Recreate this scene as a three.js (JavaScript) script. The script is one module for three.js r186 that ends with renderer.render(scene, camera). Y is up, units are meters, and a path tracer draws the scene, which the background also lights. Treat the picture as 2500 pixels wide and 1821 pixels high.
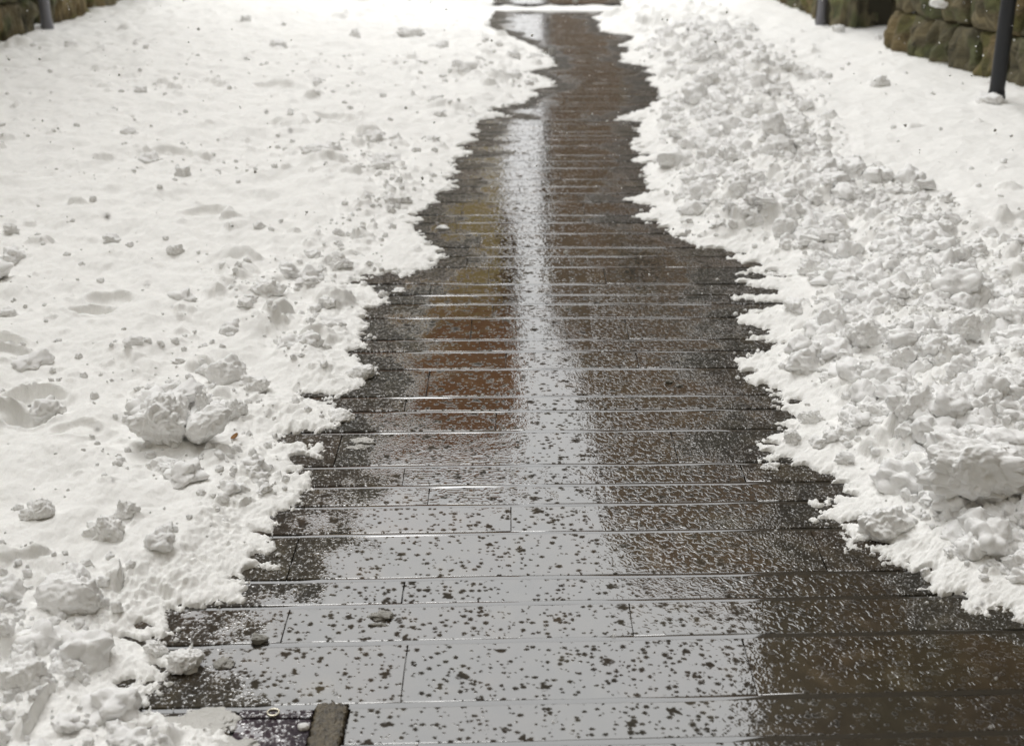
import * as THREE from 'three';
import { mergeVertices, mergeGeometries, toCreasedNormals } from 'three/addons/utils/BufferGeometryUtils.js';
import { createNoise2D, createNoise3D } from 'simplex-noise';

// ---------------------------------------------------------------- camera, sky, sun, exposure
const scene = new THREE.Scene();
const camera = new THREE.PerspectiveCamera(30.79, 1024 / 745, 0.1, 500);
camera.position.set(0, 1.6, 0);
camera.rotation.set(-0.38165, 0, 0);
camera.focus = 3.6;
camera.userData.fStop = 3.6;
scene.add(camera);

const renderer = new THREE.WebGLRenderer({ antialias: true });
renderer.setSize(1024, 745);
renderer.toneMapping = THREE.LinearToneMapping;
renderer.toneMappingExposure = 1.78;
renderer.shadowMap.enabled = true;

{ // overcast sky full of falling snow: almost even, the same all the way round
  const W = 64, H = 128, data = new Float32Array(W * H * 4);
  for (let j = 0; j < H; j++) for (let i = 0; i < W; i++) {
    const e = Math.max(0, Math.sin(((j + 0.5) / H - 0.5) * Math.PI)), l = 0.98 * (1 + 0.12 * e), o = (j * W + i) * 4;
    data[o] = l * 0.995; data[o + 1] = l; data[o + 2] = l * 1.0; data[o + 3] = 1;
  }
  const t = new THREE.DataTexture(data, W, H, THREE.RGBAFormat, THREE.FloatType);
  t.mapping = THREE.EquirectangularReflectionMapping;
  t.magFilter = THREE.LinearFilter; t.needsUpdate = true;
  scene.background = t; scene.environment = t;
}
const sun = new THREE.DirectionalLight(new THREE.Color(1, 0.985, 0.96), 0.5);
sun.position.set(-6, 26, -22);
sun.target.position.set(0, 0, -5);
sun.castShadow = true;
sun.shadow.radius = 40;
sun.shadow.mapSize.set(2048, 2048);
Object.assign(sun.shadow.camera, { left: -15, right: 15, top: 15, bottom: -15, near: 1, far: 80 });
scene.add(sun, sun.target);

// ---------------------------------------------------------------- helpers
function rng(seed) { let s = seed | 0; return () => { s = (s + 0x6d2b79f5) | 0; let t = Math.imul(s ^ (s >>> 15), 1 | s); t = (t + Math.imul(t ^ (t >>> 7), 61 | t)) ^ t; return ((t ^ (t >>> 14)) >>> 0) / 4294967296; }; }
const n2 = createNoise2D(rng(11)), n2b = createNoise2D(rng(23)), n3 = createNoise3D(rng(37));
const clamp = (x, a, b) => x < a ? a : x > b ? b : x;
const ss = (a, b, x) => { const t = clamp((x - a) / (b - a), 0, 1); return t * t * (3 - 2 * t); };
const lerp = (a, b, t) => a + (b - a) * t;
const hash = (i, j, k) => { let h = Math.imul(i, 374761393) ^ Math.imul(j, 668265263) ^ Math.imul(k, 2147483647 - 1640531527); h = Math.imul(h ^ (h >>> 13), 1274126177); h = Math.imul(h ^ (h >>> 16), 2246822519); return ((h ^ (h >>> 15)) >>> 0) / 4294967296; };
const col = (r, g, b) => new THREE.Color().setRGB(r, g, b);
const used = new Map();
function numbered(name) { const k = used.get(name) ?? 0; used.set(name, k + 1); return k ? name + '_' + String(k).padStart(3, '0') : name; }
function tag(o, label, category, group, kind) {
  if (label) o.userData.label = label;
  if (category) o.userData.category = category;
  if (group) o.userData.group = group;
  if (kind) o.userData.kind = kind;
  return o;
}
function add(name, geometry, material, parent = scene) {
  const m = new THREE.Mesh(geometry, material);
  m.name = parent === scene ? numbered(name) : name;
  m.castShadow = m.receiveShadow = true;
  parent.add(m);
  return m;
}
function group(name, x = 0, y = 0, z = 0, turn = 0) {
  const g = new THREE.Group(); g.name = numbered(name); g.position.set(x, y, z); g.rotation.y = turn; scene.add(g); return g;
}
function texture(w, h, fill, srgb = false, repeat = true) {
  const data = new Uint8Array(w * h * 4), c = [0, 0, 0, 255];
  for (let j = 0, o = 0; j < h; j++) for (let i = 0; i < w; i++, o += 4) { fill(i, j, c); data[o] = c[0]; data[o + 1] = c[1]; data[o + 2] = c[2]; data[o + 3] = c[3]; }
  const t = new THREE.DataTexture(data, w, h);
  if (srgb) t.colorSpace = THREE.SRGBColorSpace;
  t.wrapS = t.wrapT = repeat ? THREE.RepeatWrapping : THREE.ClampToEdgeWrapping;
  t.magFilter = THREE.LinearFilter; t.needsUpdate = true;
  return t;
}
// noise that tiles: a torus in 3-D is enough for short repeats
const tile = (u, v, f, k = 0) => {
  const a = u * Math.PI * 2, b = v * Math.PI * 2, R = f / (Math.PI * 2) * 1.7, r = f / (Math.PI * 2);
  return n3((R + r * Math.cos(b)) * Math.cos(a) + k * 17.3, (R + r * Math.cos(b)) * Math.sin(a), r * Math.sin(b) + k * 5.1);
};

// ---------------------------------------------------------------- plan of the place: x to the right, D metres ahead (z = -D)
const LEFT_EDGE = [[-0.157,13.051],[-0.206,12.140],[-0.061,11.688],[0.041,11.369],[0.210,10.873],[0.341,10.179],[0.300,10.117],[0.343,10.014],[0.198,9.834],[0.080,9.659],[0.187,9.603],[0.295,9.381],[0.293,9.135],[0.125,9.017],[0.173,8.852],[0.065,8.524],[-0.149,8.303],[0.008,8.134],[-0.190,8.012],[-0.206,7.879],[-0.184,7.726],[-0.224,7.578],[-0.189,7.412],[-0.287,7.297],[-0.199,7.120],[-0.316,6.971],[-0.255,6.662],[-0.289,6.540],[-0.259,6.324],[-0.345,6.290],[-0.341,6.121],[-0.403,5.930],[-0.434,5.876],[-0.390,5.831],[-0.410,5.705],[-0.340,5.422],[-0.280,5.357],[-0.258,5.268],[-0.300,5.121],[-0.414,4.959],[-0.536,5.004],[-0.592,4.909],[-0.517,4.854],[-0.461,4.743],[-0.442,4.656],[-0.497,4.640],[-0.502,4.523],[-0.491,4.352],[-0.473,4.277],[-0.461,4.217],[-0.525,4.175],[-0.501,4.105],[-0.424,4.022],[-0.425,3.983],[-0.459,3.934],[-0.456,3.856],[-0.486,3.820],[-0.531,3.806],[-0.652,3.813],[-0.558,3.770],[-0.488,3.688],[-0.484,3.577],[-0.603,3.529],[-0.654,3.471],[-0.520,3.441],[-0.525,3.342],[-0.586,3.362],[-0.556,3.266],[-0.521,3.247],[-0.527,3.121],[-0.592,2.981],[-0.572,2.910],[-0.570,2.850],[-0.583,2.798],[-0.532,2.769],[-0.582,2.748],[-0.626,2.713],[-0.590,2.654],[-0.609,2.608],[-0.752,2.563],[-0.717,2.526],[-0.761,2.501],[-0.720,2.477],[-0.765,2.459],[-0.729,2.418],[-0.690,2.435],[-0.661,2.357],[-0.641,2.308],[-0.674,2.305],[-0.761,2.293],[-0.730,2.282],[-0.692,2.251],[-0.707,2.226],[-0.683,2.201],[-0.621,2.191],[-0.564,2.147],[-0.514,2.113],[-0.472,2.014],[-0.470,1.917],[-0.470,1.752]];
const RIGHT_EDGE = [[1.074,13.648],[0.988,13.187],[0.894,12.984],[0.721,12.755],[0.781,12.440],[0.735,11.798],[1.007,11.553],[0.971,11.292],[0.842,10.993],[0.937,10.873],[0.824,10.504],[0.790,10.179],[0.985,9.933],[0.936,9.755],[0.998,9.603],[0.912,9.381],[0.966,8.967],[0.912,8.631],[0.823,8.405],[0.654,8.134],[0.600,8.012],[0.749,7.945],[0.706,7.751],[0.724,7.602],[0.635,7.319],[0.624,7.263],[0.697,7.077],[0.615,6.971],[0.678,6.869],[0.644,6.662],[0.639,6.264],[0.506,6.146],[0.650,6.008],[0.523,5.831],[0.611,5.749],[0.646,5.627],[0.690,5.489],[0.768,5.357],[0.935,5.293],[0.859,5.206],[0.976,5.127],[0.857,5.022],[1.059,4.987],[0.804,4.948],[0.978,4.800],[0.772,4.727],[1.002,4.661],[0.863,4.591],[0.763,4.476],[0.887,4.352],[0.785,4.307],[0.889,4.247],[0.830,4.175],[0.727,4.133],[0.731,3.998],[0.722,3.882],[0.809,3.838],[0.782,3.784],[0.821,3.726],[0.788,3.692],[0.825,3.645],[0.789,3.599],[0.790,3.558],[0.687,3.492],[0.672,3.432],[0.684,3.350],[0.760,3.350],[0.735,3.313],[0.828,3.239],[0.867,3.175],[0.820,3.106],[0.770,3.081],[0.751,2.989],[0.842,2.998],[0.789,2.949],[0.786,2.903],[0.882,2.881],[0.776,2.856],[0.885,2.819],[0.892,2.792],[0.920,2.762],[0.909,2.693],[0.989,2.632],[0.945,2.600],[1.020,2.568],[1.087,2.568],[1.113,2.532],[1.207,2.440],[1.346,2.325],[1.635,1.917]];
LEFT_EDGE.unshift([-0.3, 17], [-0.2, 14.2], [-0.16, 13.5]);
LEFT_EDGE.push([-0.6, 1.2], [-0.7, 0.3]);
RIGHT_EDGE.unshift([1.2, 17], [1.12, 14.4]);
RIGHT_EDGE.push([2.1, 1.2], [2.5, 0.3]);
const PATH = [...LEFT_EDGE, ...[...RIGHT_EDGE].reverse()];
const SX0 = -3, SX1 = 4, SD0 = 0.6, SD1 = 16, SC = 0.016, SNX = Math.ceil((SX1 - SX0) / SC) + 1, SND = Math.ceil((SD1 - SD0) / SC) + 1;
// signed distance to the edge of the cleared strip: positive in the snow
const SDF = new Float32Array(SNX * SND);
{
  const n = PATH.length;
  for (let j = 0; j < SND; j++) for (let i = 0; i < SNX; i++) {
    const x = SX0 + i * SC, D = SD0 + j * SC;
    let best = 1e9, inside = false;
    for (let k = 0, l = n - 1; k < n; l = k++) {
      const a = PATH[l], b = PATH[k], ex = b[0] - a[0], ey = b[1] - a[1];
      const t = clamp(((x - a[0]) * ex + (D - a[1]) * ey) / (ex * ex + ey * ey + 1e-9), 0, 1), dx = x - a[0] - ex * t, dy = D - a[1] - ey * t, q = dx * dx + dy * dy;
      if (q < best) best = q;
      if ((a[1] > D) !== (b[1] > D) && x < a[0] + ex * (D - a[1]) / ey) inside = !inside;
    }
    SDF[j * SNX + i] = (inside ? -1 : 1) * Math.sqrt(best);
  }
}
function edgeDistance(x, D) {
  const cx = clamp(x, SX0, SX1 - SC), cD = clamp(D, SD0, SD1 - SC);
  const fx = (cx - SX0) / SC, fy = (cD - SD0) / SC, i = Math.min(SNX - 2, Math.floor(fx)), j = Math.min(SND - 2, Math.floor(fy)), u = fx - i, v = fy - j, o = j * SNX + i;
  const d = lerp(lerp(SDF[o], SDF[o + 1], u), lerp(SDF[o + SNX], SDF[o + SNX + 1], u), v);
  return d + Math.hypot(x - cx, D - cD);
}
const midline = (D) => 0.12 + 0.035 * D;

// ---------------------------------------------------------------- snow surface
function churn(x, D, d) { // how broken up the snow is, 0 to 1
  if (x < midline(D)) {
    const near = ss(6.5, 4, D);
    return clamp(ss(0.04, 0.16, d) * ss(0.75, 0.25, d) * (0.22 + 0.36 * n2(x * 1.7 + 9, D * 1.2)) + near * 0.03 + 0.04 + 0.12 * n2(x * 0.9, D * 0.8 + 40), 0.015, 1);
  }
  const wide = 0.85;
  return clamp(ss(0.04, 0.3, d) * ss(wide + 0.3, wide - 0.22, d + 0.14 * n2(x * 1.4, D * 1.1)) * (0.92 + 0.2 * n2(x * 2, D * 1.6)), 0.015, 1);
}
const DENTS = [[-1.41, 4.50, 0.075, 0.07, 0.026], [-1.43, 4.36, 0.075, 0.05, 0.03], [-1.39, 3.63, 0.09, 0.05, 0.03], [-1.38, 3.49, 0.09, 0.04, 0.034], [-1.2, 3.4, 0.07, 0.05, 0.02], [-1.62, 4.0, 0.08, 0.05, 0.035], [-1.58, 3.9, 0.09, 0.05, 0.03], [-1.3, 5.6, 0.1, 0.08, 0.03], [-1.7, 6.6, 0.12, 0.09, 0.03], [-0.3 - 0.7, 7.7, 0.12, 0.1, 0.03], [-1.5, 8.6, 0.12, 0.1, 0.03], [1.62, 4.05, 0.14, 0.12, 0.04]];
function lumps(x, D, c, p, k, tall) {
  const wx = x + 0.2 * c * n2(x * 1.2 / c, D * 1.2 / c), wD = D + 0.2 * c * n2b(x * 1.2 / c + 7, D * 1.2 / c);
  const ci = Math.floor(wx / c), cj = Math.floor(wD / c);
  let best = 0;
  for (let a = -1; a <= 1; a++) for (let b = -1; b <= 1; b++) {
    const i = ci + a, j = cj + b;
    if (hash(i, j, k) > p) continue;
    const r = c * (0.26 + 0.34 * hash(i, j, k + 1)), s = 0.75 + 0.5 * hash(i, j, k + 2), an = hash(i, j, k + 3) * 3.1416;
    const px = wx - (i + 0.2 + 0.6 * hash(i, j, k + 4)) * c, py = wD - (j + 0.2 + 0.6 * hash(i, j, k + 5)) * c;
    const u = (px * Math.cos(an) + py * Math.sin(an)) / (r * s), v = (-px * Math.sin(an) + py * Math.cos(an)) * s / r, q = u * u + v * v;
    if (q >= 1) continue;
    const tilt = 1 + 0.45 * (u * (hash(i, j, k + 6) - 0.5) + v * (hash(i, j, k + 7) - 0.5)) * 2;
    const h = r * tall * (0.5 + 0.7 * hash(i, j, k + 8)) * Math.pow(1 - q, 0.95) * tilt * 1.1;
    if (h > best) best = h;
  }
  return best;
}
function snowHeight(x, D) {
  const d0 = edgeDistance(x, D), left = x < midline(D);
  if (d0 < -0.12 && D < 12.9) return [-0.08, d0];
  const fine = 0.024 * n2(x * 11, D * 9) + 0.017 * n2b(x * 27, D * 22) + 0.012 * n2(x * 66, D * 56) + 0.007 * n2b(x * 160, D * 140);
  let d = d0 - 0.008 + fine * ss(0.5, 0.05, Math.abs(d0));
  // holes melted through the thin rim
  if (d0 < 0.3) { const hole = n2b(x * 6 + 3, D * 10) - 0.42 - d0 * (left ? 2.2 : 1.5); if (hole > 0) d -= hole * 0.22; }
  // snow banked against the step that crosses the path
  d = Math.max(d, 0.075 + 0.03 * n2(x * 3, 5) - Math.abs(D - 13.3));
  let y;
  if (d <= 0) y = Math.max(-0.08, d * 0.9);
  else {
    const deep = Math.max(d0, 0);
    y = 0.011 * (1 - Math.exp(-d / 0.016)) + 0.024 * ss(0.015, 0.2, d);
    y += (left ? 0.13 : 0.15) * ss(0.03, left ? 2.4 : 1.7, deep) + (left ? 0.02 : 0.05) * ss(0.1, 0.5, deep) * ss(1.2, 0.5, deep) * (1 + 0.6 * n2(x * 2.3, D * 2));
    const soft = ss(0.04, 0.25, d) * (left ? 1 : lerp(1, 0.5, ss(0.9, 1.3, deep)));
    y += soft * (0.020 * n2(x * 1.1, D * 0.9) + 0.015 * n2b(x * 3.1, D * 2.6) + 0.008 * n2(x * 7, D * 6) + 0.0028 * n2b(x * 19, D * 15)) + Math.min(1, d / 0.03) * (0.0014 * n2(x * 44, D * 38) + 0.0011 * n2b(x * 110, D * 100));
    const m = churn(x, D, d0);
    const g = ss(0.012, 0.07, d);
    let l = lumps(x, D, 0.19, m * 0.3, 100, 0.5);
    l = Math.max(l * 1.0, lumps(x, D, 0.105, m * 0.6, 200, 0.56) + l * 0.55);
    l += lumps(x, D, 0.056, clamp(m * 0.7, 0, 0.7), 300, 0.62) * 0.8;
    l += lumps(x, D, 0.03, clamp(m * 0.5, 0, 0.6), 400, 0.6) * 0.6;
    y += g * l;
    y += m * g * (0.006 * n2(x * 24, D * 22) + 0.0025 * n2b(x * 58, D * 52));
    for (const [px, pD, rx, rD, depth] of DENTS) { const q = ((x - px) / rx) ** 2 + ((D - pD) / rD) ** 2; if (q < 2.4) y -= depth * ss(1.25, 0.45, q) - depth * 0.25 * ss(2.2, 1.3, q) * ss(0.9, 1.3, q); }
  }
  if (D > 13.3) y += 0.05 * ss(13.3, 13.42, D);
  return [y, d];
}

const snowBump = texture(512, 512, (i, j, c) => {
  const u = i / 512, v = j / 512, h = 0.5 + 0.22 * tile(u, v, 40, 1) + 0.2 * tile(u, v, 95, 2) + 0.14 * tile(u, v, 190, 3);
  c[0] = c[1] = c[2] = clamp(h, 0, 1) * 255; c[3] = 255;
});
const snowTone = texture(512, 512, (i, j, c) => {
  const u = i / 512, v = j / 512, g = 0.968 + 0.012 * tile(u, v, 6, 4) + 0.012 * tile(u, v, 30, 5), grit = Math.max(0, tile(u, v, 150, 6) - 0.82) * 1.2;
  c[0] = 255 * clamp(g - grit, 0, 1); c[1] = 255 * clamp(g - 0.002 - grit, 0, 1); c[2] = 255 * clamp(g - 0.012 - grit * 1.1, 0, 1); c[3] = 255;
}, true);
for (const t of [snowBump, snowTone]) t.repeat.set(1 / 0.45, 1 / 0.45);
const snowMat = new THREE.MeshPhysicalMaterial({ name: 'snow', map: snowTone, roughness: 0.72, ior: 1.31, bumpMap: snowBump, bumpScale: 0.0009 });
const lumpMat = new THREE.MeshPhysicalMaterial({ name: 'packed_snow', color: col(0.95, 0.948, 0.94), roughness: 0.8, ior: 1.31, bumpMap: snowBump, bumpScale: 0.001 });
const slushMat = new THREE.MeshPhysicalMaterial({ name: 'slush', color: col(0.42, 0.41, 0.38), roughness: 0.25, ior: 1.33, bumpMap: snowBump, bumpScale: 0.0016 });

{
  const Ds = [], ks = [];
  for (let D = 1.5; D < 15.5; D += clamp(0.0046 * Math.pow(D / 2.2, 1.05), 0.003, 0.04)) Ds.push(D);
  for (let D = 15.7; D < 90; D *= 1.12) Ds.push(D);
  for (let k = -4; k < -0.55; k *= 0.87) ks.push(k);
  for (let k = -0.52; k <= 0.52; k += 0.00155) ks.push(k);
  for (let k = 0.56; k < 4; k *= 1.15) ks.push(k);
  const nx = ks.length, nd = Ds.length, pos = new Float32Array(nx * nd * 3), uv = new Float32Array(nx * nd * 2), dd = new Float32Array(nx * nd);
  for (let j = 0, o = 0; j < nd; j++) for (let i = 0; i < nx; i++, o++) {
    const x = ks[i] * Ds[j], D = Ds[j], [y, d] = snowHeight(x, D);
    pos[o * 3] = x; pos[o * 3 + 1] = y; pos[o * 3 + 2] = -D; uv[o * 2] = x; uv[o * 2 + 1] = D; dd[o] = d;
  }
  const normal = new Float32Array(nx * nd * 3);
  for (let j = 0; j < nd; j++) for (let i = 0; i < nx; i++) {
    const a = (j * nx + Math.max(i - 1, 0)) * 3, b = (j * nx + Math.min(i + 1, nx - 1)) * 3, c = (Math.max(j - 1, 0) * nx + i) * 3, e = (Math.min(j + 1, nd - 1) * nx + i) * 3, o = (j * nx + i) * 3;
    const ux = pos[b] - pos[a], uy = pos[b + 1] - pos[a + 1], uz = pos[b + 2] - pos[a + 2], vx = pos[e] - pos[c], vy = pos[e + 1] - pos[c + 1], vz = pos[e + 2] - pos[c + 2];
    let x = uy * vz - uz * vy, y = uz * vx - ux * vz, z = ux * vy - uy * vx; if (y < 0) { x = -x; y = -y; z = -z; }
    const l = Math.hypot(x, y, z) || 1; normal[o] = x / l; normal[o + 1] = y / l; normal[o + 2] = z / l;
  }
  for (const side of ['left', 'right']) {
    const index = [], map = new Int32Array(nx * nd).fill(-1), keep = [];
    const use = (v) => { if (map[v] < 0) { map[v] = keep.length; keep.push(v); } return map[v]; };
    for (let j = 0; j < nd - 1; j++) for (let i = 0; i < nx - 1; i++) {
      const a = j * nx + i, b = a + 1, c = a + nx, e = c + 1;
      if (Math.max(dd[a], dd[b], dd[c], dd[e]) < -0.012) continue;
      if ((pos[a * 3] < midline(Ds[j])) !== (side === 'left')) continue;
      const A = use(a), B = use(b), C = use(c), E = use(e);
      index.push(A, B, E, A, E, C);
    }
    const p = new Float32Array(keep.length * 3), n = new Float32Array(keep.length * 3), t = new Float32Array(keep.length * 2);
    keep.forEach((v, k) => { for (let c = 0; c < 3; c++) { p[k * 3 + c] = pos[v * 3 + c]; n[k * 3 + c] = normal[v * 3 + c]; } t[k * 2] = uv[v * 2]; t[k * 2 + 1] = uv[v * 2 + 1]; });
    const g = new THREE.BufferGeometry();
    g.setAttribute('position', new THREE.BufferAttribute(p, 3)); g.setAttribute('normal', new THREE.BufferAttribute(n, 3)); g.setAttribute('uv', new THREE.BufferAttribute(t, 2));
    g.setIndex(new THREE.BufferAttribute(Uint32Array.from(index), 1));
    tag(add('snow_bank_' + side, g, snowMat), side === 'left' ? 'trodden white snow covering the ground left of the wet path' : 'churned white snow bank piled along the right of the wet path', null, null, 'structure');
  }
  console.log('snow', nx, nd);
}
{
  const g = new THREE.PlaneGeometry(400, 400); g.rotateX(-Math.PI / 2);
  tag(add('ground', g, snowMat), 'snow covered ground reaching away on all sides', null, null, 'structure').position.y = -0.2;
}

// ---------------------------------------------------------------- wet paving
const JOINTS = [1.56, 1.78, 1.93, 2.04, 2.109, 2.24, 2.461, 2.61, 2.721, 2.935, 3.082, 3.194, 3.315, 3.538, 3.684, 3.795, 4.019, 4.175, 4.287, 4.507, 4.657, 4.762, 4.89, 5.103, 5.249, 5.376, 5.581, 5.751, 5.878, 6.107, 6.264, 6.397, 6.54, 6.781, 6.935, 7.077, 7.302, 7.46, 7.566, 7.676, 7.882, 8.017, 8.276, 8.449];
for (let k = 0; JOINTS.at(-1) < 15; k++) JOINTS.push(JOINTS.at(-1) + [0.112, 0.22, 0.15][k % 3]);
const skew = (D) => 0.037 * clamp((5 - D) / 2.7, 0, 1);
const NEAR = { x0: -1.25, w: 3.1, D0: 1.5, h: 3.4, W: 2048, H: 2048 }, FAR = { x0: -1.1, w: 2.7, D0: 4.88, h: 10.3, W: 1024, H: 2048 };
function pavingMaps(r, fineLimit) {
  const color = new Uint8Array(r.W * r.H * 4), mix = new Uint8Array(r.W * r.H * 4), bump = new Float32Array(r.W * r.H);
  const spotLayer = (x, D, c, p, k, r0, r1) => {
    const wx = x + 0.16 * c * n2(x * 2.4 / c, D * 2.4 / c), wD = D + 0.16 * c * n2b(x * 2.4 / c, D * 2.4 / c), ci = Math.floor(wx / c), cj = Math.floor(wD / c);
    let m = 0;
    for (let a = -1; a <= 1; a++) for (let b = -1; b <= 1; b++) {
      const i = ci + a, j = cj + b;
      if (hash(i, j, k) > p) continue;
      const t = hash(i, j, k + 1), R = c * (r0 + r1 * t * t), q = Math.hypot(wx - (i + 0.15 + 0.7 * hash(i, j, k + 2)) * c, (wD - (j + 0.15 + 0.7 * hash(i, j, k + 3)) * c) * (0.8 + 0.5 * hash(i, j, k + 4))) / R;
      if (q < 1.35) { const v = ss(1.3, 0.7, q); if (v > m) m = v; }
    }
    return m;
  };
  for (let j = 0, o = 0; j < r.H; j++) {
    const D = r.D0 + (j + 0.5) / r.H * r.h;
    for (let i = 0; i < r.W; i++, o++) {
      const x = r.x0 + (i + 0.5) / r.W * r.w, inset = -edgeDistance(x, D);
      if (inset < -0.25) { mix[o * 4 + 1] = 120; mix[o * 4 + 3] = 120; color[o * 4] = color[o * 4 + 1] = color[o * 4 + 2] = 60; color[o * 4 + 3] = 255; continue; }
      const a = n2(x * 4.2, D * 3.4), b = n2b(x * 13, D * 11), e = n2(x * 38, D * 34);
      const right = x > midline(D);
      // slush and grit along the snow
      const slush = ss(lerp(0.15, 0.27, ss(2.4, 3.2, D)), 0.0, inset + 0.09 * a + 0.035 * b + 0.02 * e) * (right ? 0.9 : 1);
      const blot = ss(0.25, 0.75, n2(x * 5.5 + 30, D * 6.5) * 0.7 + 0.35 * b);
      const p = clamp(0.34 + 0.12 * a + 0.5 * slush + 0.2 * blot + 0.12 * ss(2.6, 2.1, D), 0.02, 0.8);
      let s = Math.max(spotLayer(x, D, 0.0135, p, 1, 0.16, 0.34), spotLayer(x, D, 0.042, p * 0.6, 11, 0.1, 0.22));
      const grit = ss(0.0, 0.22, n2b(x * 130, D * 110) * 0.42 + n2(x * 62, D * 54) * 0.4 + 0.25 * e + Math.min(slush * 1.5, 1.16) - 0.85) * ss(0.02, 0.2, slush);
      const bare = Math.max(s, grit);
      // film of water: slow swell, rippled patches, streaks driven across the right of the path
      const rip = ss(0.5, 0.15, Math.hypot((x + 0.04) / 0.32, (D - 3.22) / 0.24) * 0.5) * (0.65 + 0.5 * b);
      const streakZone = right ? ss(-0.05, 0.12, (x - 0.42) * 0.75 + (D - 2.62) * 0.62) * ss(7, 4, D) * 0.9 + 0.18 : ss(4.6, 5.4, D) * 0.22 + 0.1;
      const sa = (x * 0.62 - D * 0.78), sb = (x * 0.78 + D * 0.62);
      const streak = Math.max(0, n2(sb * 85 + 0.6 * e, sa * 30) - 0.28) * streakZone;
      const swell = 0.00011 * n2(x * 9, D * 7) + 0.00004 * n2b(x * 30, D * 24);
      bump[o] = swell + rip * 0.00042 * n2(x * 42 + b, D * 75) + 0.0011 * streak + 0.0004 * s * (0.7 + 0.5 * e) + 0.0009 * grit + (0.00075 * slush * (0.6 + 0.5 * b) + 0.00003) * n2b(x * 120, D * 110) + 0.0004 * slush * n2(x * 260, D * 230);
      const stain = n2b(x * 2.3, D * 2.3 + 8) * 0.5 + n2(x * 8, D * 8 + 3) * 0.3 + e * 0.2;
      const v = 0.034 * (1 + 0.35 * stain + 0.25 * blot + 0.55 * slush * n2b(x * 190 + 7, D * 170) + 0.25 * b), grey = slush * 0.3;
      const pale = blot * 0.5 + 0.02;
      const v2 = v * (1 - 0.25 * slush); const R = lerp(v * (1.06 + 0.1 * a), v * 1.05, grey), G = lerp(v * 0.84, v * 0.98, grey), B = lerp(v * 0.52, v * 0.82, grey);
      color[o * 4] = 255 * Math.pow(clamp(R * (1 + pale * 0.5), 0, 1), 1 / 2.2); color[o * 4 + 1] = 255 * Math.pow(clamp(G * (1 + pale * 0.5), 0, 1), 1 / 2.2); color[o * 4 + 2] = 255 * Math.pow(clamp(B * (1 + pale * 0.5), 0, 1), 1 / 2.2); color[o * 4 + 3] = 255;
      mix[o * 4 + 1] = 255 * clamp(0.04 + Math.max(0.6 * s, (0.42 + 0.14 * e) * grit) + 0.05 * slush + 0.03 * blot, 0, 1);
      mix[o * 4 + 3] = 255 * clamp(1 - Math.max(0.95 * s, (0.86 - 0.1 * e) * grit) - 0.25 * slush, 0.05, 1);
    }
  }
  const t = (data, type) => { const q = new THREE.DataTexture(data, r.W, r.H, type ? THREE.RedFormat : THREE.RGBAFormat, type ?? THREE.UnsignedByteType); q.wrapS = q.wrapT = THREE.ClampToEdgeWrapping; q.magFilter = THREE.LinearFilter; q.needsUpdate = true; return q; };
  const map = t(color); map.colorSpace = THREE.SRGBColorSpace;
  return { map, mix: t(mix), bump: t(bump, THREE.FloatType) };
}
const TINTS = [[1, 1, 1], [0.92, 0.93, 0.96], [1.06, 1.0, 0.9], [1.06, 0.96, 0.88]];
const pavingMats = [NEAR, FAR].map((r) => {
  const m = pavingMaps(r);
  return TINTS.map((t) => new THREE.MeshPhysicalMaterial({ name: 'wet_stone', color: col(...t), map: m.map, roughness: 1, roughnessMap: m.mix, specularIntensity: 1, specularIntensityMap: m.mix, ior: 2.5, bumpMap: m.bump, bumpScale: 1 }));
});
const STONE_RINGS = [[0, -0.07, 1], [0, -0.005, 1], [0.0012, -0.0024, 0.75], [0.0026, -0.0008, 0.4], [0.0044, 0, 0]];
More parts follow.
